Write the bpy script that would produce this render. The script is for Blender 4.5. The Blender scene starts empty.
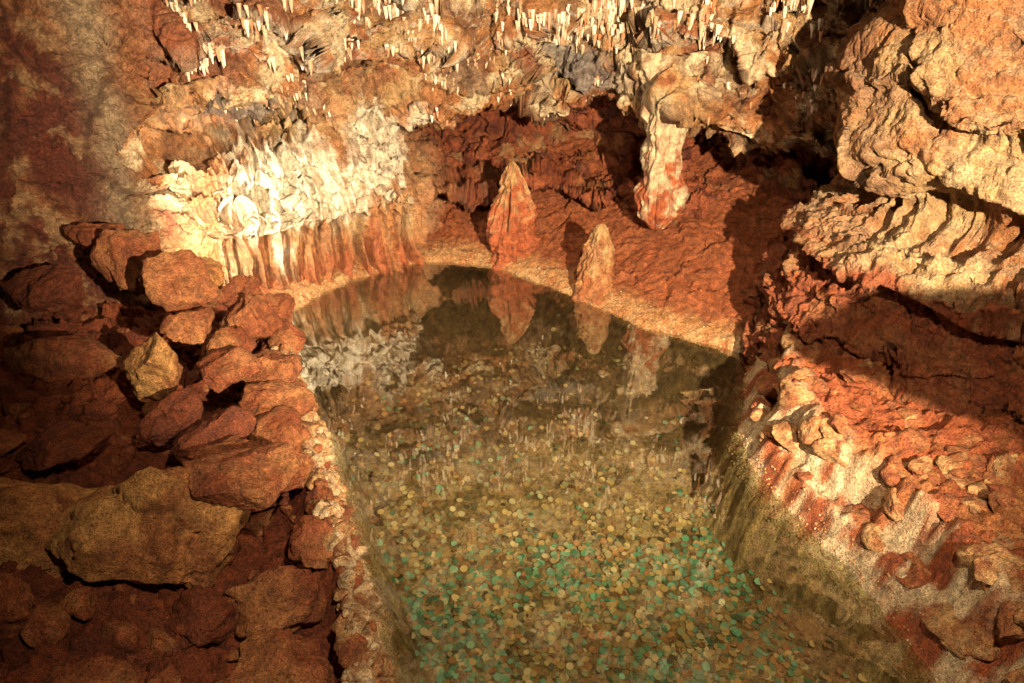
import bpy, math, time
import numpy as np
from mathutils import Vector, Matrix
T0=time.time()
rng=np.random.default_rng(7)
# ---------------------------------------------------------------- noise
_perm=np.random.default_rng(3).permutation(256).astype(np.int32)
PERM=np.concatenate([_perm,_perm,_perm])
_g=np.random.default_rng(5).normal(size=(256,3)).astype(np.float32)
GRAD=_g/np.linalg.norm(_g,axis=1,keepdims=True)
RND=np.random.default_rng(9).random((256,4)).astype(np.float32)
def H3(i,j,k):
    return PERM[PERM[PERM[i&255]+(j&255)]+(k&255)]
def pn(p):
    p=np.asarray(p,dtype=np.float32)
    f=np.floor(p); i=f.astype(np.int32); r=p-f
    w=r*r*r*(r*(r*6-15)+10)
    out=0
    for a in (0,1):
        wa=w[:,0] if a else 1-w[:,0]
        for b in (0,1):
            wb=w[:,1] if b else 1-w[:,1]
            for c in (0,1):
                wc=w[:,2] if c else 1-w[:,2]
                g=GRAD[H3(i[:,0]+a,i[:,1]+b,i[:,2]+c)]
                d=(r[:,0]-a)*g[:,0]+(r[:,1]-b)*g[:,1]+(r[:,2]-c)*g[:,2]
                out=out+d*wa*wb*wc
    return out*1.6
def fbm(p,o=5,gain=.5,lac=2.07):
    p=np.asarray(p,dtype=np.float32); a=1.;s=0.;out=0.
    for n in range(o):
        out=out+a*pn(p+n*17.3); s+=a; a*=gain; p=p*lac
    return out/s*1.5
def ridg(p,o=4,gain=.5):
    p=np.asarray(p,dtype=np.float32); a=1.;s=0.;out=0.
    for n in range(o):
        out=out+a*(1-np.abs(pn(p+n*31.7))*2); s+=a; a*=gain; p=p*2.1
    return out/s
def cell(p):
    p=np.asarray(p,dtype=np.float32)
    f=np.floor(p); i=f.astype(np.int32)
    b1=np.full(len(p),9.,np.float32); b2=b1.copy(); val=np.zeros(len(p),np.float32); idv=np.zeros(len(p),np.float32)
    for a in (-1,0,1):
        for b in (-1,0,1):
            for c in (-1,0,1):
                h=H3(i[:,0]+a,i[:,1]+b,i[:,2]+c)
                q=f+np.array([a,b,c],np.float32)+RND[h][:,:3]
                d=p-q; dd=np.sqrt((d*d).sum(1))
                v=(RND[h][:,3]-.5)*.8+(d*GRAD[(h*7+3)&255]).sum(1)
                m=dd<b1
                b2=np.where(m,b1,np.minimum(b2,dd)); b1=np.where(m,dd,b1)
                val=np.where(m,v,val); idv=np.where(m,RND[h][:,3],idv)
    return val,b2-b1,idv
def ss(a,b,x):
    t=np.clip((x-a)/(b-a),0,1); return t*t*(3-2*t)
def catmull(P,n,closed=False):
    P=np.array(P,float)
    m=len(P); segs=m if closed else m-1
    t=np.linspace(0,segs,n,endpoint=not closed)
    k=np.minimum(t.astype(int),segs-1); u=(t-k)[:,None]
    def g(i): return P[i%m] if closed else P[np.clip(i,0,m-1)]
    a,b,c,d=g(k-1),g(k),g(k+1),g(k+2)
    return .5*((2*b)+(-a+c)*u+(2*a-5*b+4*c-d)*u*u+(-a+3*b-3*c+d)*u**3)
def mix(a,b,m): 
    m=np.clip(np.asarray(m),0,1)
    if m.ndim==1: m=m[:,None]
    return np.asarray(a)*(1-m)+np.asarray(b)*m
# ---------------------------------------------------------------- mesh helpers
def mk(name,V,F,col=None,mat=None,smooth=True):
    V=np.ascontiguousarray(V,dtype=np.float32); F=np.ascontiguousarray(F,dtype=np.int32)
    me=bpy.data.meshes.new(name)
    k=F.shape[1]
    me.vertices.add(len(V)); me.vertices.foreach_set('co',V.ravel())
    me.loops.add(F.size); me.loops.foreach_set('vertex_index',F.ravel())
    me.polygons.add(len(F)); me.polygons.foreach_set('loop_start',np.arange(0,F.size,k,dtype=np.int32))
    me.polygons.foreach_set('loop_total',np.full(len(F),k,dtype=np.int32))
    me.polygons.foreach_set('use_smooth',np.full(len(F),smooth,dtype=bool))
    me.update(calc_edges=True)
    if col is not None:
        a=me.color_attributes.new('Col','FLOAT_COLOR','POINT')
        c=np.ones((len(V),4),np.float32); c[:,:3]=np.clip(col,0.004,.95); a.data.foreach_set('color',c.ravel())
    ob=bpy.data.objects.new(name,me); bpy.context.scene.collection.objects.link(ob)
    if mat: me.materials.append(mat)
    return ob
def gridF(nu,nv,flip=False):
    i=np.arange(nu-1)[:,None]*nv+np.arange(nv-1)[None,:]
    F=np.stack([i,i+nv,i+nv+1,i+1],-1).reshape(-1,4)
    return F[:,::-1] if flip else F
def gnorm(P):
    du=np.gradient(P,axis=0); dv=np.gradient(P,axis=1)
    n=np.cross(du,dv); return n/(np.linalg.norm(n,axis=2,keepdims=True)+1e-9)
# ---------------------------------------------------------------- materials
def rockmat(name,b1=.012,b2=.004,rough=(.45,.85),spec=.5,var=.5,sc=1.0):
    m=bpy.data.materials.new(name); m.use_nodes=True; nt=m.node_tree; N=nt.nodes; L=nt.links
    bs=N['Principled BSDF']; at=N.new('ShaderNodeAttribute'); at.attribute_name='Col'
    ge=N.new('ShaderNodeNewGeometry')
    def noise(s,d,r=.6):
        n=N.new('ShaderNodeTexNoise'); n.inputs['Scale'].default_value=s*sc; n.inputs['Detail'].default_value=d; n.inputs['Roughness'].default_value=r
        L.new(ge.outputs['Position'],n.inputs['Vector']); return n
    n1=noise(24,5,.75); n2=noise(130,3,.7); n3=noise(6,2,.6)
    mr=N.new('ShaderNodeMapRange'); mr.inputs[1].default_value=.3; mr.inputs[2].default_value=.7; mr.inputs[3].default_value=1-var; mr.inputs[4].default_value=1+var*.9
    L.new(n1.outputs[0],mr.inputs[0])
    mr2=N.new('ShaderNodeMapRange'); mr2.inputs[1].default_value=.3; mr2.inputs[2].default_value=.7; mr2.inputs[3].default_value=1-var*.8; mr2.inputs[4].default_value=1+var*.8
    L.new(n2.outputs[0],mr2.inputs[0])
    mu=N.new('ShaderNodeMath'); mu.operation='MULTIPLY'; L.new(mr.outputs[0],mu.inputs[0]); L.new(mr2.outputs[0],mu.inputs[1])
    vm=N.new('ShaderNodeVectorMath'); vm.operation='SCALE'; L.new(at.outputs['Color'],vm.inputs[0]); L.new(mu.outputs[0],vm.inputs['Scale'])
    L.new(vm.outputs[0],bs.inputs['Base Color'])
    rr=N.new('ShaderNodeMapRange'); rr.inputs[1].default_value=.35; rr.inputs[2].default_value=.65; rr.inputs[3].default_value=rough[0]; rr.inputs[4].default_value=rough[1]
    L.new(n3.outputs[0],rr.inputs[0]); L.new(rr.outputs[0],bs.inputs['Roughness'])
    bs.inputs['Specular IOR Level'].default_value=spec
    bA=N.new('ShaderNodeBump'); bA.inputs['Distance'].default_value=b1; bA.inputs['Strength'].default_value=1
    L.new(n1.outputs[0],bA.inputs['Height'])
    bB=N.new('ShaderNodeBump'); bB.inputs['Distance'].default_value=b2; bB.inputs['Strength'].default_value=1
    L.new(n2.outputs[0],bB.inputs['Height']); L.new(bA.outputs[0],bB.inputs['Normal'])
    L.new(bB.outputs[0],bs.inputs['Normal'])
    return m
M_rock=rockmat('cave_rock',.035,.011,(.4,.8),.5,.6)
M_flow=rockmat('flowstone',.012,.005,(.25,.6),.6,.35)
M_floor=rockmat('cave_earth',.035,.014,(.5,.9),.4,.6)
M_peb=rockmat('pebble',.004,.002,(.5,.8),.4,.3)
M_coin=bpy.data.materials.new('coin_metal'); M_coin.use_nodes=True
nt=M_coin.node_tree; bs=nt.nodes['Principled BSDF']; at=nt.nodes.new('ShaderNodeAttribute'); at.attribute_name='Col'
nt.links.new(at.outputs['Color'],bs.inputs['Base Color']); bs.inputs['Metallic'].default_value=.2; bs.inputs['Roughness'].default_value=.5
M_wat=bpy.data.materials.new('pool_water'); M_wat.use_nodes=True; nt=M_wat.node_tree; N=nt.nodes; L=nt.links
N.remove(N['Principled BSDF']); out=N['Material Output']
lw=N.new('ShaderNodeLayerWeight'); lw.inputs['Blend'].default_value=.5
pw=N.new('ShaderNodeMath'); pw.operation='POWER'; pw.inputs[1].default_value=2.2; L.new(lw.outputs['Facing'],pw.inputs[0])
fr=N.new('ShaderNodeMath'); fr.operation='MULTIPLY_ADD'; fr.inputs[1].default_value=1.75; fr.inputs[2].default_value=.02; fr.use_clamp=True; L.new(pw.outputs[0],fr.inputs[0])
tr=N.new('ShaderNodeBsdfTransparent'); tr.inputs[0].default_value=(.90,.93,.80,1)
gl=N.new('ShaderNodeBsdfGlossy'); gl.inputs['Roughness'].default_value=.004
mx=N.new('ShaderNodeMixShader'); L.new(fr.outputs[0],mx.inputs[0]); L.new(tr.outputs[0],mx.inputs[1]); L.new(gl.outputs[0],mx.inputs[2]); L.new(mx.outputs[0],out.inputs['Surface'])
ge=N.new('ShaderNodeNewGeometry'); wn=N.new('ShaderNodeTexNoise'); wn.inputs['Scale'].default_value=7; wn.inputs['Detail'].default_value=1; L.new(ge.outputs['Position'],wn.inputs['Vector'])
bu=N.new('ShaderNodeBump'); bu.inputs['Distance'].default_value=.0007; L.new(wn.outputs[0],bu.inputs['Height']); L.new(bu.outputs[0],gl.inputs['Normal'])
# palette (albedo)
RED=np.array([.33,.078,.022]); DRED=np.array([.16,.033,.012]); ORG=np.array([.44,.165,.05]); TAN=np.array([.54,.31,.125]); CRM=np.array([.76,.56,.32]); WHT=np.array([.90,.77,.56]); GRY=np.array([.30,.27,.25]); BRN=np.array([.18,.08,.035])
# ---------------------------------------------------------------- pool outline
OUT=[(-1.33,3.65),(-1.074,3.17),(-.877,2.75),(-.702,2.335),(-.59,2.05),(-.468,1.77),(-.351,1.412),(-.2,.95),(.1,.55),(.7,.42),(1.2,.6),(1.27,1.0),(1.27,1.412),(1.253,1.6),(1.192,1.86),(1.078,2.16),(1.008,2.5),(1.041,2.75),(1.156,3.09),(1.22,3.32),(.966,3.48),(.72,3.65),(.461,3.9),(.175,4.2),(-.144,4.43),(-.478,4.52),(-.73,4.43),(-1.07,4.17),(-1.24,3.9)]
POLY=catmull(OUT,120,closed=True)
def sdist(x,y):
    x=x.ravel();y=y.ravel(); best=np.full(x.shape,1e9); ins=np.zeros(x.shape,bool)
    A=POLY; B=np.roll(POLY,-1,0)
    for (ax,ay),(bx,by) in zip(A,B):
        dx,dy=bx-ax,by-ay; t=np.clip(((x-ax)*dx+(y-ay)*dy)/(dx*dx+dy*dy+1e-12),0,1)
        d=(x-ax-t*dx)**2+(y-ay-t*dy)**2; best=np.minimum(best,d)
        c=((ay>y)!=(by>y)); xi=ax+(y-ay)*(dx)/(dy if abs(dy)>1e-12 else 1e-12); ins^=(c&(x<xi))
    d=np.sqrt(best); return np.where(ins,-d,d)
# ---------------------------------------------------------------- cave floor
nx,ny=900,800
xs=np.linspace(-4.2,3.6,nx); ys=np.linspace(-.6,6.2,ny)
X,Y=np.meshgrid(xs,ys,indexing='ij'); x=X.ravel(); y=Y.ravel()
p2=np.stack([x,y,np.zeros_like(x)],1)
sd=sdist(x,y)+.026*fbm(p2*4,4)+.012*fbm(p2*16,3)
xr=x-(.6-.18*y)
wL=ss(-.2,-.4,xr)*ss(3.95,3.6,y); wR=ss(.2,.4,xr)*ss(3.5,3.25,y); wF=np.clip(1-wL-wR,0,1)
cv,ce,ci=cell(p2*np.array([4.5,4.5,1])+.3*fbm(p2*3,3)[:,None]); cv2,ce2,_=cell(p2*11)
rockn=.035*cv+.012*cv2+.03*fbm(p2*3,5)+.012*fbm(p2*14,4)
zl=.215*ss(0,.10,sd)-.12*ss(.11,.2,sd)+.18*ss(.25,1.1,sd)+.18*ss(.9,1.9,sd)+rockn*ss(.0,.2,sd)*1.4+.04*fbm(p2*10,4)*ss(0,.06,sd)
stepn=.05*fbm(p2*5+3,3)
zr=.13*ss(-.01,.07,sd)+.17*ss(.10,.17,sd+stepn)+.03*ss(.2,.8,sd)+rockn*ss(.02,.15,sd)*1.3+ (ridg(p2*9,3)-.5)*.04*ss(0,.1,sd)
zf=.035*ss(-.01,.05,sd)+.35*np.clip(sd-.05,0,2)+rockn*ss(.06,.3,sd)*.8+.010*fbm(p2*25,3)
zo=wL*zl+wR*zr+wF*zf
wid=.14*wL+.16*wR+.55*wF
zin=-.36*ss(0,1,-sd/np.maximum(wid,.05))-.004+.010*fbm(p2*8,4)*ss(0,.1,-sd)+.03*cv*ss(.02,.08,-sd)*ss(.3,.15,-sd)*(wL+wR)
z=np.where(sd>0,np.maximum(zo,.003+.0*sd),np.minimum(zin,-.004))
FL=z.reshape(nx,ny)
def floorz(px,py):
    i=np.clip((px-xs[0])/(xs[1]-xs[0]),0,nx-2); j=np.clip((py-ys[0])/(ys[1]-ys[0]),0,ny-2)
    a=i.astype(int); b=j.astype(int); u=i-a; v=j-b
    return FL[a,b]*(1-u)*(1-v)+FL[a+1,b]*u*(1-v)+FL[a,b+1]*(1-u)*v+FL[a+1,b+1]*u*v
n1=fbm(p2*2.5,5); n2=fbm(p2*9+5,4)
cl=mix(np.tile(DRED,(len(x),1)),RED,.5+n1)
cr=mix(np.tile(RED,(len(x),1)),ORG,ss(-.1,.6,n1+n2*.5)); cr=mix(cr,CRM*.85,ss(.24,.14,sd+.04*n2)*ss(-.25,.3,n2+.1))
cf=mix(np.tile(ORG,(len(x),1)),TAN,.5+n2); cf=mix(cf,RED,ss(.08,.22,sd+n2*.1)*.9)
rim=mix(np.tile(TAN,(len(x),1)),CRM,.5+n2); rim=mix(rim,RED,ss(.0,.3,fbm(p2*5+50,3))*.7)
cl=mix(cl,rim,ss(.13,.07,sd+.05*n2))
col=cl*wL[:,None]+cr*wR[:,None]+cf*wF[:,None]
sand=mix(np.tile([.34,.21,.08],(len(x),1)),[.46,.31,.14],.5+n2)
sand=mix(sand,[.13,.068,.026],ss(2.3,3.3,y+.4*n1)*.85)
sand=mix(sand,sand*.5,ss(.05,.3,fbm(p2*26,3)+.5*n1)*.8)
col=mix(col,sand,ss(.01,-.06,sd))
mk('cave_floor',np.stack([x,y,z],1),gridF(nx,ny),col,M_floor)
print('floor',time.time()-T0)
# ---------------------------------------------------------------- walls
def wall(name,plan,ns,hs,off,colf,amp,mat,ext=None):
    C=catmull(plan,ns)
    tg=np.gradient(C,axis=0); tg/=np.linalg.norm(tg,axis=1,keepdims=True)
    nr=np.stack([tg[:,1],-tg[:,0]],1)
    S=np.concatenate([[0],np.cumsum(np.linalg.norm(np.diff(C,axis=0),axis=1))])
    nh=len(hs); Xc=np.repeat(C[:,0],nh); Yc=np.repeat(C[:,1],nh); Sg=np.repeat(S,nh); Hh=np.tile(hs,ns)
    d=off(Xc,Yc,Sg,Hh)
    P=np.stack([Xc+np.repeat(nr[:,0],nh)*d,Yc+np.repeat(nr[:,1],nh)*d,Hh],1)
    G=P.reshape(ns,nh,3); n=gnorm(G).reshape(-1,3)
    s=np.sign((n[:,0]*np.repeat(nr[:,0],nh)+n[:,1]*np.repeat(nr[:,1],nh)).mean()); n=n*s
    q=P+.12*np.stack([fbm(P*2+9,3),fbm(P*2+33,3),fbm(P*2+57,3)],1)
    cv,ce,ci=cell(q*np.array([2.6,2.6,3.4])); cv2,ce2,_=cell(q*8+4); 
    A=amp(Xc,Yc,Sg,Hh,P)
    disp=A['lo']*fbm(P*1.3+3,4)+A['blk']*cv+A['blk2']*cv2+A['hi']*fbm(P*12,5,.6)-A['crk']*ss(.12,0,ce)+A['extra']
    P2=P+n*disp[:,None]
    G2=P2.reshape(ns,nh,3); n2=gnorm(G2).reshape(-1,3)*s
    col=colf(Xc,Yc,Sg,Hh,P2,n2,disp,cv,ce,ci)
    mk(name,P2,gridF(ns,nh,s>0),col,mat)
    return P2,n2,Xc,Hh
planB=[(-3.6,.2),(-3.1,1.4),(-2.7,2.5),(-2.3,3.25),(-1.98,3.62),(-1.75,3.95),(-1.42,4.18),(-1.0,4.42),(-.5,4.7),(0,4.86),(.5,4.84),(1.0,4.66),(1.5,4.35),(2.0,3.95),(2.5,3.6)]
hsB=np.concatenate([np.linspace(-.15,1.9,480),np.linspace(1.91,2.9,70)])
def alc(Xc,Hh):
    nz=.12*fbm(np.stack([Xc*1.7,Hh*0,Hh*0+3],1),3)+.06*fbm(np.stack([Xc*6,Hh*0+2,Hh*0],1),2)
    top=.88+nz+.05*np.sin(Xc*3+1)
    m=ss(-.75,-.35,Xc+.25*(Hh-.5))*ss(top+.02,top-.05,Hh)
    return m,top
def tiers(Xc,S,Hh,P0,per,tilt,seed,warp=.16):
    u=(Hh+tilt*Xc+warp*fbm(np.stack([S*1.6,Hh*.8,Hh*0+seed],1),3)+.03*fbm(np.stack([S*8,Hh*2,Hh*0+seed],1),2))/per
    f=u-np.floor(u)
    rr=.55+.9*fbm(np.stack([S*1.3,np.floor(u)*3.7,Hh*0+seed+5],1),2)
    return (ss(0,.09,f)-ss(.09,1,f))*np.clip(rr,.1,1.3),f
def offB(Xc,Yc,S,Hh):
    m,top=alc(Xc,Hh)
    d=-.58*m
    d+= m*ss(.72,0,Hh)*(.35+.40*ss(.0,.5,Xc)+.12*ss(.5,.9,Xc))
    shelf=np.exp(-((Hh-.38-.02*np.sin(Xc*9))/.02)**2)*ss(-.65,-.4,Xc)*ss(.85,.6,Xc); d+=.38*shelf*m
    d+= m*(-.6*np.exp(-((Hh-.20)/.13)**2-((Xc-.30)/.19)**2)-.75*np.exp(-((Hh-.68)/.12)**2-((Xc+.28)/.19)**2)-.5*np.exp(-((Hh-.60)/.12)**2-((Xc-.38)/.2)**2)-.4*np.exp(-((Hh-.62)/.14)**2-((Xc-1.25)/.2)**2))
    fl=ss(-2.1,-1.7,Xc)*ss(-.35,-.75,Xc)
    d+= fl*(.22*ss(.9,.0,Hh)-.28*np.exp(-((Hh-1.08-.08*Xc)/.10)**2)*ss(-.9,-1.2,Xc))
    up=.06*ss(1.0,1.5,Hh)+.22*np.clip(Hh-1.45,0,9)**1.1+1.2*np.clip(Hh-2.0,0,9)**1.3
    d+= up*ss(-2.4,-1.6,Xc)
    d+= .35*np.clip(Hh-2.0,0,9)
    t,f=tiers(Xc,S,Hh,None,.34,.0,2,.24); t2,f2=tiers(Xc,S,Hh,None,.19,.35,8,.22)
    hi=ss(top+.02,top+.1,Hh)
    right=ss(-.75,-.45,Xc); left=ss(-2.0,-1.65,Xc)*(1-right)
    d+= .24*t*hi*right+.06*t2*hi*right
    d+= .08*t2*left*ss(.35,.5,Hh)+.15*t*left*ss(.85,1.0,Hh)+.08*t*left*ss(.3,.45,Hh)*ss(.9,.8,Hh)
    return d
def ampB(Xc,Yc,S,Hh,P):
    m,top=alc(Xc,Hh)
    fl=ss(-1.95,-1.6,Xc)*ss(-.25,-.6,Xc)*ss(1.25,.9,Hh+.25*fbm(np.stack([S*3,Hh,Hh*0],1),2))
    w=.9*fbm(P*1.6,3)
    q=np.stack([S*8+w,Hh*.8,Hh*0+1],1); q2=np.stack([S*24+w*1.5,Hh*1.5,Hh*0+1],1)
    low=ss(.55,.3,Hh+.1*w)
    mod=.6+.9*ss(-.3,.3,fbm(P*2.2+70,2))+.9*low
    fold=((np.abs(pn(q))*2)*.075+(np.abs(pn(q2))*2)*.042)*mod
    cr=(1-m)*ss(-1.2,-.6,Xc)
    q3=np.stack([S*14+w,Hh*3.5,Hh*0+1],1)
    pop=.012*np.abs(pn(P*18))+.014*np.abs(pn(P*40))
    ex=-fold*fl+ (1-fl)*pop*1.2 + cr*.06*(np.abs(pn(q3))-.3)+fl*.02*fbm(P*6,3)
    col=ss(-1.85,-2.0,Xc)
    return dict(lo=.16*(1-.3*fl)-.05*col,blk=.10*(1-.85*fl)*(1-.45*m)*(1-.3*col),blk2=.028*(1-.8*fl)*(1-.3*col)+.02*m,hi=.04*(1-.6*fl)+.02*col,crk=.02*(1-fl)*(1-.8*col),extra=ex)
def colB(Xc,Yc,S,Hh,P,n,disp,cv,ce,ci):
    m,top=alc(Xc,Hh); T=lambda c:np.tile(c,(len(Xc),1))
    a=fbm(P*1.8+1,5); b=fbm(P*7+8,4); st=fbm(np.stack([S*9,Hh*1.4,Hh*0],1),4); c3=fbm(P*3.0+40,4)
    base=mix(T(ORG),TAN,ss(-.3,.3,a+b*.25+.1))
    cream=mix(base,CRM,ss(-.05,.35,b*.4+c3))
    cream=mix(cream,BRN*1.2,ss(.05,.32,fbm(P*2.4+90,4)+.3*st)*.8)
    cream=mix(cream,RED,ss(.2,.5,a*.7-b*.5+.05)*.8)
    col=cream
    red=mix(T(RED),DRED,ss(-.1,.4,b)); red=mix(red,ORG,ss(.1,.5,c3)*.6)
    red=mix(red,TAN,ss(.25,.5,a+b*.5)*.5)
    col=mix(col,red,m)
    fl=ss(-1.9,-1.55,Xc)*ss(-.25,-.6,Xc)*ss(1.2,.9,Hh+.2*b)
    fcol=mix(T(ORG),TAN,ss(-.2,.3,a+st*.4))
    wz=1.1*np.exp(-((Xc+1.35+.2*(Hh-.5))/.32)**2-((Hh-.62)/.28)**2)+.8*np.exp(-((Xc+.80)/.30)**2-((Hh-.72)/.32)**2)
    fcol=mix(fcol,WHT,ss(.25,.65,wz*.9+st*.45+.3*b)); fcol=mix(fcol,CRM,.12); fcol=mix(fcol,ORG,ss(.40,.2,Hh+.3*st)*.5); fcol=mix(fcol,RED*1.1,ss(.25,.06,Hh+.25*st)*.8)
    fcol=mix(fcol,BRN*1.6,ss(.1,.35,c3)*.6)
    col=mix(col,fcol,fl)
    col=mix(col,RED*.9,ss(-1.0,-1.3,Xc)*ss(1.15,1.3,Hh+.2*b)*ss(-.25,.2,a+.1)*.85)
    g=np.exp(-((P[:,0]-.42)/.26)**2-((Hh-1.17)/.15)**2); col=mix(col,GRY*[1.0,.93,.85],ss(.35,.7,g+.5*b)*.8)
    g=np.exp(-((P[:,0]+1.55)/.28)**2-((Hh-1.04)/.10)**2); col=mix(col,GRY*[.5,.42,.36],ss(.35,.7,g+.4*b)*.8)
    lw=ss(-1.8,-1.95,Xc+.04*b)
    lc=mix(T(DRED*.9),[.32,.13,.045],ss(-.25,.25,a+b*.5)); lc=mix(lc,[.42,.24,.11],ss(.1,.45,b+.5*c3)*.7)
    strk=np.exp(-((Xc+2.02+.05*a-.04*Hh)/.07)**2); lc=mix(lc,[.36,.25,.14],strk*.85)
    col=mix(col,lc,lw)
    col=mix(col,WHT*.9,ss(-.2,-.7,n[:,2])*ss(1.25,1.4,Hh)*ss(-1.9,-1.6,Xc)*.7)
    crev=ss(.10,.0,ce)*(1-fl)
    return mix(col,col*np.array([.5,.35,.3]),crev*.5)
PB,NB,XB,HB=wall('cave_wall',planB,1300,hsB,offB,colB,ampB,M_rock)
print('wallB',time.time()-T0)
planR=[(2.6,4.3),(1.98,4.0),(1.64,3.62),(1.50,3.3),(1.58,2.98),(1.82,2.62),(2.08,2.3),(2.5,1.7),(2.9,1.0),(3.2,.1)]
hsR=np.concatenate([np.linspace(-.1,1.95,420),np.linspace(1.96,2.9,60)])
def offR(Xc,Yc,S,Hh):
    wv=.06*fbm(np.stack([S*2,Hh*0,Hh*0],1),3)
    d=.30*ss(.85,.1,Hh)-.13*ss(.6,1.0,Hh)
    d+= .12*ss(.62+wv,.66+wv,Hh)*ss(.98+wv,.72+wv,Hh)
    d+= -.09*np.exp(-((Hh-.9-wv)/.09)**2)
    d+= .12*ss(.95+wv,1.10+wv,Hh)*ss(1.75,1.4,Hh)
    d+= .5*np.clip(Hh-1.9,0,9)**1.2
    t,f=tiers(Xc,S,Hh,None,.16,-.25,4,.12); d+=.05*t*ss(.6,.4,Hh)
    t,f=tiers(Xc,S,Hh,None,.36,.5,14,.2); d+=.09*t*ss(1.0,1.2,Hh)
    return d
def ampR(Xc,Yc,S,Hh,P):
    up=ss(.9,1.05,Hh)
    q=np.stack([S*11,Hh*1.5,Hh*0+1],1); fl=np.exp(-((Hh-.88)/.1)**2)
    return dict(lo=.13,blk=.045+.0*up,blk2=.030-.025*up,hi=.035-.012*up,crk=.012*(1-up),extra=-.05*fl*np.abs(pn(q))*2+.014*np.abs(pn(P*20))-.045*ss(.75,1,ridg(P*np.array([1.6,1.6,3.5])+2,3)))
def colR(Xc,Yc,S,Hh,P,n,disp,cv,ce,ci):
    a=fbm(P*2.2+1,5); b=fbm(P*8+8,4); wv=.06*fbm(np.stack([S*2,Hh*0,Hh*0],1),3)
    up=mix(np.tile(TAN*.72,(len(Xc),1)),ORG*.75,ss(-.25,.15,a)); up=mix(up,CRM*.7,ss(.2,.6,b-a*.4)*.3); up=mix(up,BRN*1.3,ss(.1,.4,fbm(P*3+70,4))*.7)
    lo=mix(np.tile(RED*.8,(len(Xc),1)),ORG*.75,ss(-.1,.4,b)*.6); lo=mix(lo,TAN*.7,ss(.25,.5,a+b*.5)*.5)
    k=ss(.66,.74,Hh-wv+.06*b); col=mix(lo,up,k)
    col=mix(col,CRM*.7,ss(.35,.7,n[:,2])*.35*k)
    return mix(col,col*np.array([.45,.3,.25]),ss(.05,0,ce)*.3)
wall('cave_buttress',planR,850,hsR,offR,colR,ampR,M_rock)
print('wallR',time.time()-T0)
# ---------------------------------------------------------------- ico base
import bmesh
def ico(sub):
    bm=bmesh.new(); bmesh.ops.create_icosphere(bm,subdivisions=sub,radius=1); V=np.array([v.co[:] for v in bm.verts]); F=np.array([[v.index for v in f.verts] for f in bm.faces]); bm.free(); return V,F
I6=ico(6); I5=ico(5); I4=ico(4); I3=ico(3)
def rotm(r):
    return np.array(Matrix.Rotation(r[2],3,'Z')@Matrix.Rotation(r[1],3,'Y')@Matrix.Rotation(r[0],3,'X'))
def rockgeo(c,size,rot,seed,base=I5,cuts=14):
    r=np.random.default_rng(seed); V=base[0].copy()
    for k in range(cuts):
        d=r.normal(size=3); d/=np.linalg.norm(d); o=r.uniform(.45,.8)
        e=np.maximum(0,V@d-o); V-=(e*.95)[:,None]*d
    V/=np.abs(V).max(0)
    V=V*np.array(size)/2
    s0=min(size); q=V/s0+seed*3.7
    nn=V/(np.linalg.norm(V,axis=1,keepdims=True)+1e-9)
    cvv,cee,_=cell(q*2.2)
    V=V+nn*(s0*(.12*fbm(q*1.5,4)+.05*cvv+.05*fbm(q*6,4)))[:,None]
    V=V@rotm(rot).T+np.array(c); return V,base[1],q
def rcol(V,q,kind):
    a=fbm(q*1.3,4); b=fbm(q*5,3)
    base={'o':(ORG*1.15,np.array([.66,.33,.10])),'r':(RED*.9,np.array([.40,.155,.05])),'d':(DRED,RED*.8),'c':(TAN,CRM),'t':(ORG*.8,TAN)}[kind]
    c=mix(np.tile(base[0],(len(V),1)),base[1],.5+a+.4*b); return mix(c,RED*.7,ss(.1,.5,b-a)*.6)
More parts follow.
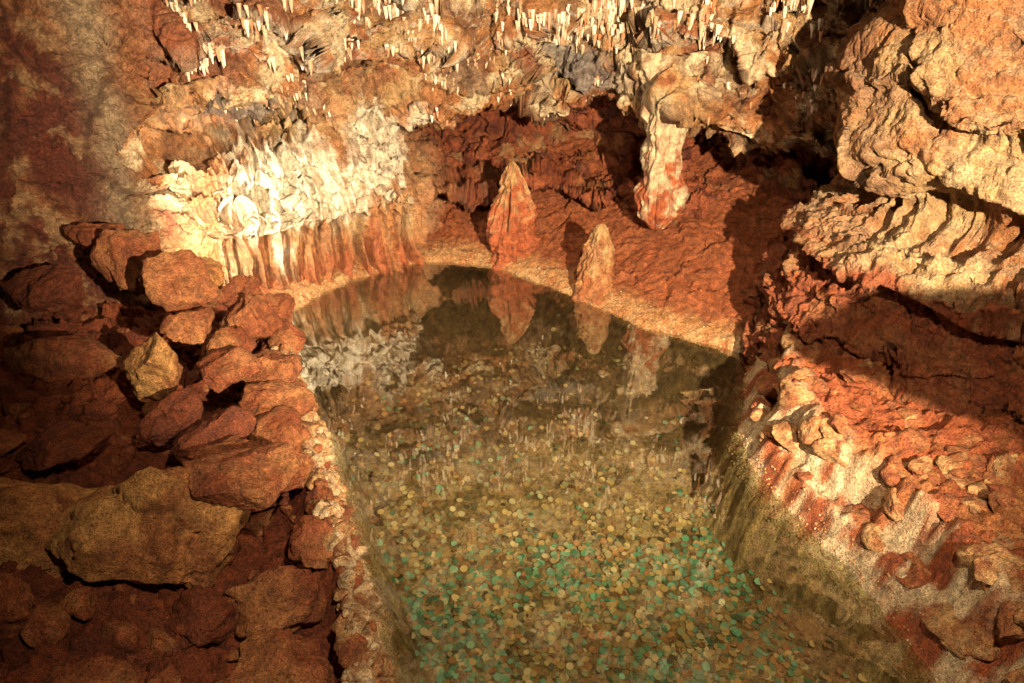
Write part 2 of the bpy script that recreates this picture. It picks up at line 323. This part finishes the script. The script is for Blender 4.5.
BOUL=[((-1.13,1.76,.32),(.62,.46,.50),(.1,.25,.35),11,'o'),((-.84,1.88,.42),(.42,.28,.17),(.1,.15,.5),12,'r'),
((-1.42,2.52,.44),(.22,.22,.38),(.2,.3,.8),13,'o'),((-1.43,2.94,.60),(.32,.26,.32),(.3,-.3,.4),14,'r'),((-1.82,2.58,.46),(.50,.3,.17),(.05,.05,.2),15,'r'),
((-1.60,1.80,.30),(.60,.46,.30),(0,.1,.1),16,'o'),((-1.42,1.38,.32),(.26,.24,.2),(0,.3,.5),17,'r'),((-1.74,3.15,.62),(.36,.28,.26),(.2,.1,.2),18,'r'),((-1.50,3.18,.50),(.3,.22,.22),(.1,.3,1.2),19,'o'),
((-1.22,3.0,.36),(.32,.26,.26),(.1,.1,.8),21,'r'),((-1.20,2.76,.38),(.30,.24,.20),(.2,.1,1.9),22,'r'),((-1.01,2.68,.30),(.32,.24,.18),(.0,.1,-.5),23,'r'),((-.96,2.45,.30),(.32,.26,.17),(.1,.2,.5),24,'r'),
((-.87,2.26,.28),(.32,.24,.16),(.1,0,-1.1),25,'r'),((-.82,2.06,.28),(.32,.24,.15),(0,.2,.3),26,'r'),((-.74,1.60,.12),(.30,.30,.26),(.1,.2,.9),27,'r'),((-.68,1.30,.14),(.36,.32,.28),(0,.1,.2),28,'r'),((-1.12,1.38,.14),(.34,.28,.2),(0,.1,.3),29,'d'),
((-1.62,2.1,.36),(.36,.28,.14),(.1,0,.7),31,'d'),((-2.05,2.95,.55),(.4,.3,.2),(0,.1,.2),32,'d'),((-1.12,2.22,.30),(.32,.24,.2),(.2,.1,.2),33,'d'),((-1.2,3.3,.24),(.26,.22,.24),(.1,.3,.2),34,'r'),((-1.36,3.40,.27),(.26,.2,.26),(.3,.3,1.2),35,'t'),
((-1.14,2.52,.42),(.26,.2,.15),(.1,.1,.4),36,'r'),((-1.36,2.76,.48),(.24,.22,.2),(.1,.3,.4),37,'r'),((-1.95,3.3,.66),(.36,.24,.22),(.1,.1,.1),38,'r'),((-1.30,2.28,.34),(.28,.22,.2),(.1,.1,1.4),39,'d'),((-.92,1.50,.16),(.24,.24,.24),(.3,.1,1.4),40,'d'),((-1.28,3.16,.42),(.24,.2,.2),(.3,.1,.4),41,'r'),((-1.02,2.08,.34),(.24,.2,.14),(.0,.1,.9),42,'r'),
((-.66,1.76,.20),(.22,.2,.16),(.2,.1,.9),43,'r'),((-1.1,3.12,.22),(.22,.22,.18),(.2,.1,.9),44,'r'),((-1.18,1.18,.2),(.4,.3,.2),(.1,.1,.2),45,'r')]
for n_,(c,s,r,sd_,k) in enumerate(BOUL):
    V,F,q=rockgeo(c,s,r,sd_,I6 if n_<2 else I5); mk('boulder',V,F,rcol(V,q,k),M_rock)
V,F,q=rockgeo((2.05,1.0,1.24),(1.65,.42,.46),(.1,.05,.0),77,I5); mk('shadow_caster_rock',V,F,rcol(V,q,'t'),M_rock)  # rock added outside the view to cast the shadow band on the ledge
def mass(name,items,base,cuts,mat):
    Vs=[];Fs=[];Cs=[];o=0
    for c,s,r,sd_,k in items:
        V,F,q=rockgeo(c,s,r,sd_,base,cuts); Vs.append(V);Fs.append(F+o);Cs.append(rcol(V,q,k)); o+=len(V)
    mk(name,np.concatenate(Vs),np.concatenate(Fs),np.concatenate(Cs),mat)
it=[]
n=0
while n<320:
    px=rng.uniform(-2.6,-.4); py=rng.uniform(1.0,3.5); s=sdist(np.array([px]),np.array([py]))[0]
    if s<.11: continue
    sz=rng.uniform(.03,.15)*(1 if rng.random()<.4 else .4); it.append(((px,py,floorz(np.array([px]),np.array([py]))[0]+sz*.1),(sz*1.3,sz,sz*.8),tuple(rng.uniform(-.4,.4,2))+(rng.uniform(0,6),),100+n,'rdrd'[n%4])); n+=1
mass('rubble',it,I3,9,M_rock)
it=[]; n=0
while n<150:
    px=rng.uniform(1.0,2.1); py=rng.uniform(1.0,3.3); s=sdist(np.array([px]),np.array([py]))[0]
    if s<.06 or s>.6: continue
    edge=s<.22
    sz=rng.uniform(.05,.15) if edge else rng.uniform(.02,.11)
    it.append(((px,py,floorz(np.array([px]),np.array([py]))[0]-sz*.12),(sz*1.4,sz,sz*.7),tuple(rng.uniform(-.3,.3,2))+(rng.uniform(0,6),),400+n,'t' if edge and rng.random()<.6 else 'rrrt'[n%4])); n+=1
mass('ledge_stones',it,I4,9,M_rock)
it=[]; n=0
while n<260:
    px=rng.uniform(-1.5,-.3); py=rng.uniform(1.0,3.6); s=sdist(np.array([px]),np.array([py]))[0]
    if s<.03 or s>.13: continue
    sz=rng.uniform(.02,.075)
    it.append(((px,py,floorz(np.array([px]),np.array([py]))[0]),(sz*1.4,sz,sz*.8),tuple(rng.uniform(-.4,.4,2))+(rng.uniform(0,6),),700+n,'ctrtc'[n%5])); n+=1
mass('rim_stones',it,I3,8,M_rock)
print('rocks',time.time()-T0)
# ---------------------------------------------------------------- gravel
def scatter(name,P,rad,base,cols,mat,flat=.7):
    n=len(P); B,F=base
    s=rad[:,None]*rng.uniform(.7,1.25,(n,3)); s[:,2]*=flat
    V=B[None]*(1+.12*rng.normal(size=(n,len(B),1)))*s[:,None,:]
    a=rng.uniform(0,6.28,n); c_,s_=np.cos(a)[:,None],np.sin(a)[:,None]
    W=np.stack([V[...,0]*c_-V[...,1]*s_,V[...,0]*s_+V[...,1]*c_,V[...,2]],-1)+P[:,None,:]
    FF=(F[None]+np.arange(n)[:,None,None]*len(B)).reshape(-1,3)
    mk(name,W.reshape(-1,3),FF,np.repeat(cols,len(B),axis=0),mat)
N0=110000
px=rng.uniform(-1.9,1.7,N0); py=rng.uniform(.9,5,N0); s=sdist(px,py); xr=px-(.6-.18*py)
far=(py>3.3)&(s>-.05)&(s<.05+.12*rng.random(N0)**1.5); rt=(xr>.3)&(py<3.35)&(s>-.05)&(s<-.005+.05*rng.random(N0)**2); lf=(xr<-.3)&(py<3.7)&(s>-.03)&(s<.04)
k=far|rt|lf
px,py=px[k],py[k]; pz=floorz(px,py); 
P=np.stack([px,py,pz],1); rad=rng.uniform(.002,.0065,len(P))
pc=np.array([TAN*.8,TAN*.7,ORG,ORG*.7,TAN*.6,CRM*.6])[rng.integers(0,6,len(P))]
pc=np.where((pz<.002)[:,None],pc*.55,pc)
scatter('gravel',P,rad,ico(1),pc,M_peb)
print('gravel',len(P),time.time()-T0)
# ---------------------------------------------------------------- coins
def coins(n):
    px=rng.uniform(-.9,1.3,n*4); py=rng.uniform(.9,3.9,n*4); s=sdist(px,py)
    cl=fbm(np.stack([px*2.2,py*2.2,px*0],1),3)
    pr=(.85*ss(2.8,1.9,py+.4*cl)+.10)*ss(-.06,-.20,s)*(.5+.5*ss(-.3,.2,cl))
    k=rng.random(n*4)<pr; px,py=px[k][:n],py[k][:n]; m=len(px)
    r=rng.choice([.0110,.0125,.014,.016],m); t=.0018
    K=14; a=np.linspace(0,2*math.pi,K,endpoint=False)
    ring=np.stack([np.cos(a),np.sin(a)],1)
    prof=[(1,0),(1,t),(.86,t),(.84,t*.75)]
    V=[]
    for rr,zz in prof: V.append(np.concatenate([ring*rr,np.full((K,1),zz)],1))
    B=np.concatenate(V+[np.array([[0,0,t*.75]])])
    F=[]
    for j in range(3):
        for i in range(K): F+= [[j*K+i,j*K+(i+1)%K,(j+1)*K+(i+1)%K],[j*K+i,(j+1)*K+(i+1)%K,(j+1)*K+i]]
    for i in range(K): F.append([3*K+i,3*K+(i+1)%K,4*K])
    F=np.array(F)
    W=np.repeat(B[None],m,0).copy(); W[...,:2]*=r[:,None,None]
    tx,ty=rng.normal(0,.16,(2,m)); W[...,2]+=W[...,0]*tx[:,None]+W[...,1]*ty[:,None]
    W+=np.stack([px,py,floorz(px,py)+.002+rng.uniform(0,.008,m)],1)[:,None,:]
    pal=np.array([[.38,.25,.10],[.46,.32,.14],[.27,.13,.05],[.10,.26,.16],[.12,.22,.12],[.18,.36,.25],[.36,.33,.20],[.52,.41,.24],[.27,.27,.14],[.10,.08,.04],[.38,.19,.08]])
    g=fbm(np.stack([px*1.3+7,py*1.3,px*0],1),3)+.32*ss(.1,.9,px)-.35*ss(2.0,2.8,py)
    idx=np.where(rng.random(m)<np.clip(.24+.75*g,.03,.6),rng.integers(3,6,m),np.array([0,1,2,6,7,8,9,10,0,1])[rng.integers(0,10,m)])
    C=pal[idx]*rng.uniform(.45,1.15,(m,1))
    FF=(F[None]+np.arange(m)[:,None,None]*len(B)).reshape(-1,3)
    mk('coins',W.reshape(-1,3),FF,np.repeat(C,len(B),axis=0),M_coin,False); print('coins',m)
coins(6500)
# ---------------------------------------------------------------- water
mk('pool_water',np.array([(-1.7,.3,0),(1.65,.3,0),(1.65,4.8,0),(-1.7,4.8,0)]),np.array([[0,1,2,3]]),None,M_wat,False)
# ---------------------------------------------------------------- speleothems
def lathe(c,prof,seed,nr=70,na=64,amp=.1,flute=.0,lean=(0,0),rag=.004):
    hz=np.array([p[0] for p in prof]); rz=np.array([p[1] for p in prof])
    h=np.linspace(hz[0],hz[-1],nr); r=np.interp(h,hz,rz); r=np.convolve(np.pad(r,3,mode='edge'),np.ones(7)/7,'valid')
    r[0]=rz[0]; r[-1]=min(r[-1],rz[-1])
    a=np.linspace(0,2*math.pi,na,endpoint=False); Hg,Ag=np.meshgrid(h,a,indexing='ij'); R=np.repeat(r[:,None],na,1)
    q=np.stack([np.cos(Ag)*1.2,np.sin(Ag)*1.2,Hg*9],-1).reshape(-1,3)+seed*5.1
    R=R*(1+amp*2*fbm(q,4).reshape(R.shape)+flute*np.abs(pn(q*np.array([3.5,3.5,.25]))).reshape(R.shape)*-2)+rag*fbm(q*6,3).reshape(R.shape)
    t=(Hg-h[0])/(h[-1]-h[0])
    V=np.stack([c[0]+lean[0]*t+R*np.cos(Ag),c[1]+lean[1]*t+R*np.sin(Ag),c[2]+Hg],-1).reshape(-1,3)
    i=np.arange(nr-1)[:,None]*na; j=np.arange(na)[None]; j2=(j+1)%na
    F=np.stack([i+j,i+j2,i+na+j2,i+na+j],-1).reshape(-1,4)
    return V,F,q,t.ravel()
def spel(name,c,prof,seed,cb,ct,t0=.2,t1=.9,**kw):
    V,F,q,t=lathe(c,prof,seed,**kw); a=fbm(q*1.5,4)
    col=mix(np.tile(cb,(len(V),1)),ct,ss(t0,t1,t+.5*a)); col=mix(col,RED,ss(.0,.4,fbm(q*2+9,3))*.5)
    mk(name,V,F,col,M_rock)
spel('stalagmite',(.02,4.55,0),[(-.05,.19),(.1,.18),(.3,.155),(.42,.12),(.50,.095),(.57,.068),(.62,.048),(.65,.028),(.662,.003)],1,RED*1.3,TAN*1.1,t0=.45,t1=1.0,amp=.2,flute=.28,lean=(-.02,.03),rag=.010)
spel('stalagmite',(.50,4.04,0),[(-.05,.14),(.05,.135),(.2,.11),(.33,.075),(.39,.052),(.43,.028),(.44,.003)],2,ORG*.9,TAN*1.0,t0=.4,t1=1.0,amp=.2,flute=.2,lean=(.02,.03),rag=.009)
spel('cave_column',(.90,4.36,.38),[(-.08,.03),(-.03,.10),(.03,.150),(.12,.155),(.24,.135),(.36,.12),(.48,.115),(.6,.14),(.75,.17),(.95,.22)],3,RED*1.4,CRM,t0=.15,t1=.42,amp=.18,flute=.3,lean=(.02,.14),rag=.008)
def pick(mask,n):
    idx=np.nonzero(mask)[0]; return rng.choice(idx,min(n,len(idx)),replace=False)
Vs=[];Fs=[];Cs=[];o=0
clus=fbm(PB*3+20,2)
m1=(NB[:,2]<-.15)&(HB>1.32)&(HB<2.1)&(XB>-1.75)&(XB<2)&(clus>-.08)
m2=(NB[:,2]<-.35)&(HB>.84)&(HB<=1.34)&(XB>-1.75)&(XB<2)&(clus>.1)
ids=np.concatenate([pick(m1,2200),pick(m2,260)])
for k_,i in enumerate(ids):
    top=HB[i]>1.32
    L_=(rng.uniform(.01,.04)+(rng.random()<.2)*rng.uniform(0,.06)) if top else rng.uniform(.006,.018); r=rng.uniform(.004,.007)+L_*.08; c=PB[i]
    V,F,q,t=lathe((c[0],c[1],c[2]),[(-L_,.002),(-L_*.8,r*.55),(-L_*.5,r*.75),(-L_*.1,r),(.03,r*1.6)],k_,nr=10,na=8,amp=.16,lean=tuple(rng.normal(0,.004,2)),rag=.001)
    Vs.append(V);Fs.append(F+o);o+=len(V); cc=mix(ORG*1.1,WHT,np.array([rng.random()*1.2])) ; Cs.append(np.repeat(np.atleast_2d(cc),len(V),0))
mk('stalactites',np.concatenate(Vs),np.concatenate(Fs),np.concatenate(Cs),M_flow)
print('stalac',len(ids),time.time()-T0)
# ---------------------------------------------------------------- light
w=bpy.data.worlds.new('World'); bpy.context.scene.world=w; w.use_nodes=True
w.node_tree.nodes['Background'].inputs[0].default_value=(1,.62,.38,1); w.node_tree.nodes['Background'].inputs[1].default_value=.018
def spot(name,loc,tgt,power,size,blend,rad,color=(1,.82,.57)):
    l=bpy.data.lights.new(name,'SPOT'); l.energy=power; l.spot_size=math.radians(size); l.spot_blend=blend; l.shadow_soft_size=rad; l.color=color
    ob=bpy.data.objects.new(name,l); ob.location=loc; ob.rotation_euler=(Vector(tgt)-Vector(loc)).to_track_quat('-Z','Y').to_euler(); bpy.context.scene.collection.objects.link(ob)
spot('fill_light',(1.45,-.6,2.1),(.05,4.3,.95),3000,64,.6,.025)
spot('fill_light',(-1.62,3.46,.62),(-1.3,4.2,.55),75,150,.6,.03,(1,.88,.68))
spot('fill_light',(.5,.3,3.0),(.45,2.25,.0),380,82,.8,.06,(1,.80,.55))  # added overhead fill, not a cave fixture; brightens pool and left rocks
# ---------------------------------------------------------------- camera
cam=bpy.data.cameras.new('camera'); co=bpy.data.objects.new('camera',cam); bpy.context.scene.collection.objects.link(co)
cam.lens=26.0; cam.sensor_width=36; cam.clip_start=.02; cam.clip_end=100
co.location=(0,0,2.0); co.rotation_euler=(math.radians(60),0,0)
bpy.context.scene.camera=co
sc=bpy.context.scene; sc.view_settings.view_transform='Standard'; sc.view_settings.look='None'; sc.view_settings.exposure=0
print('done',time.time()-T0)
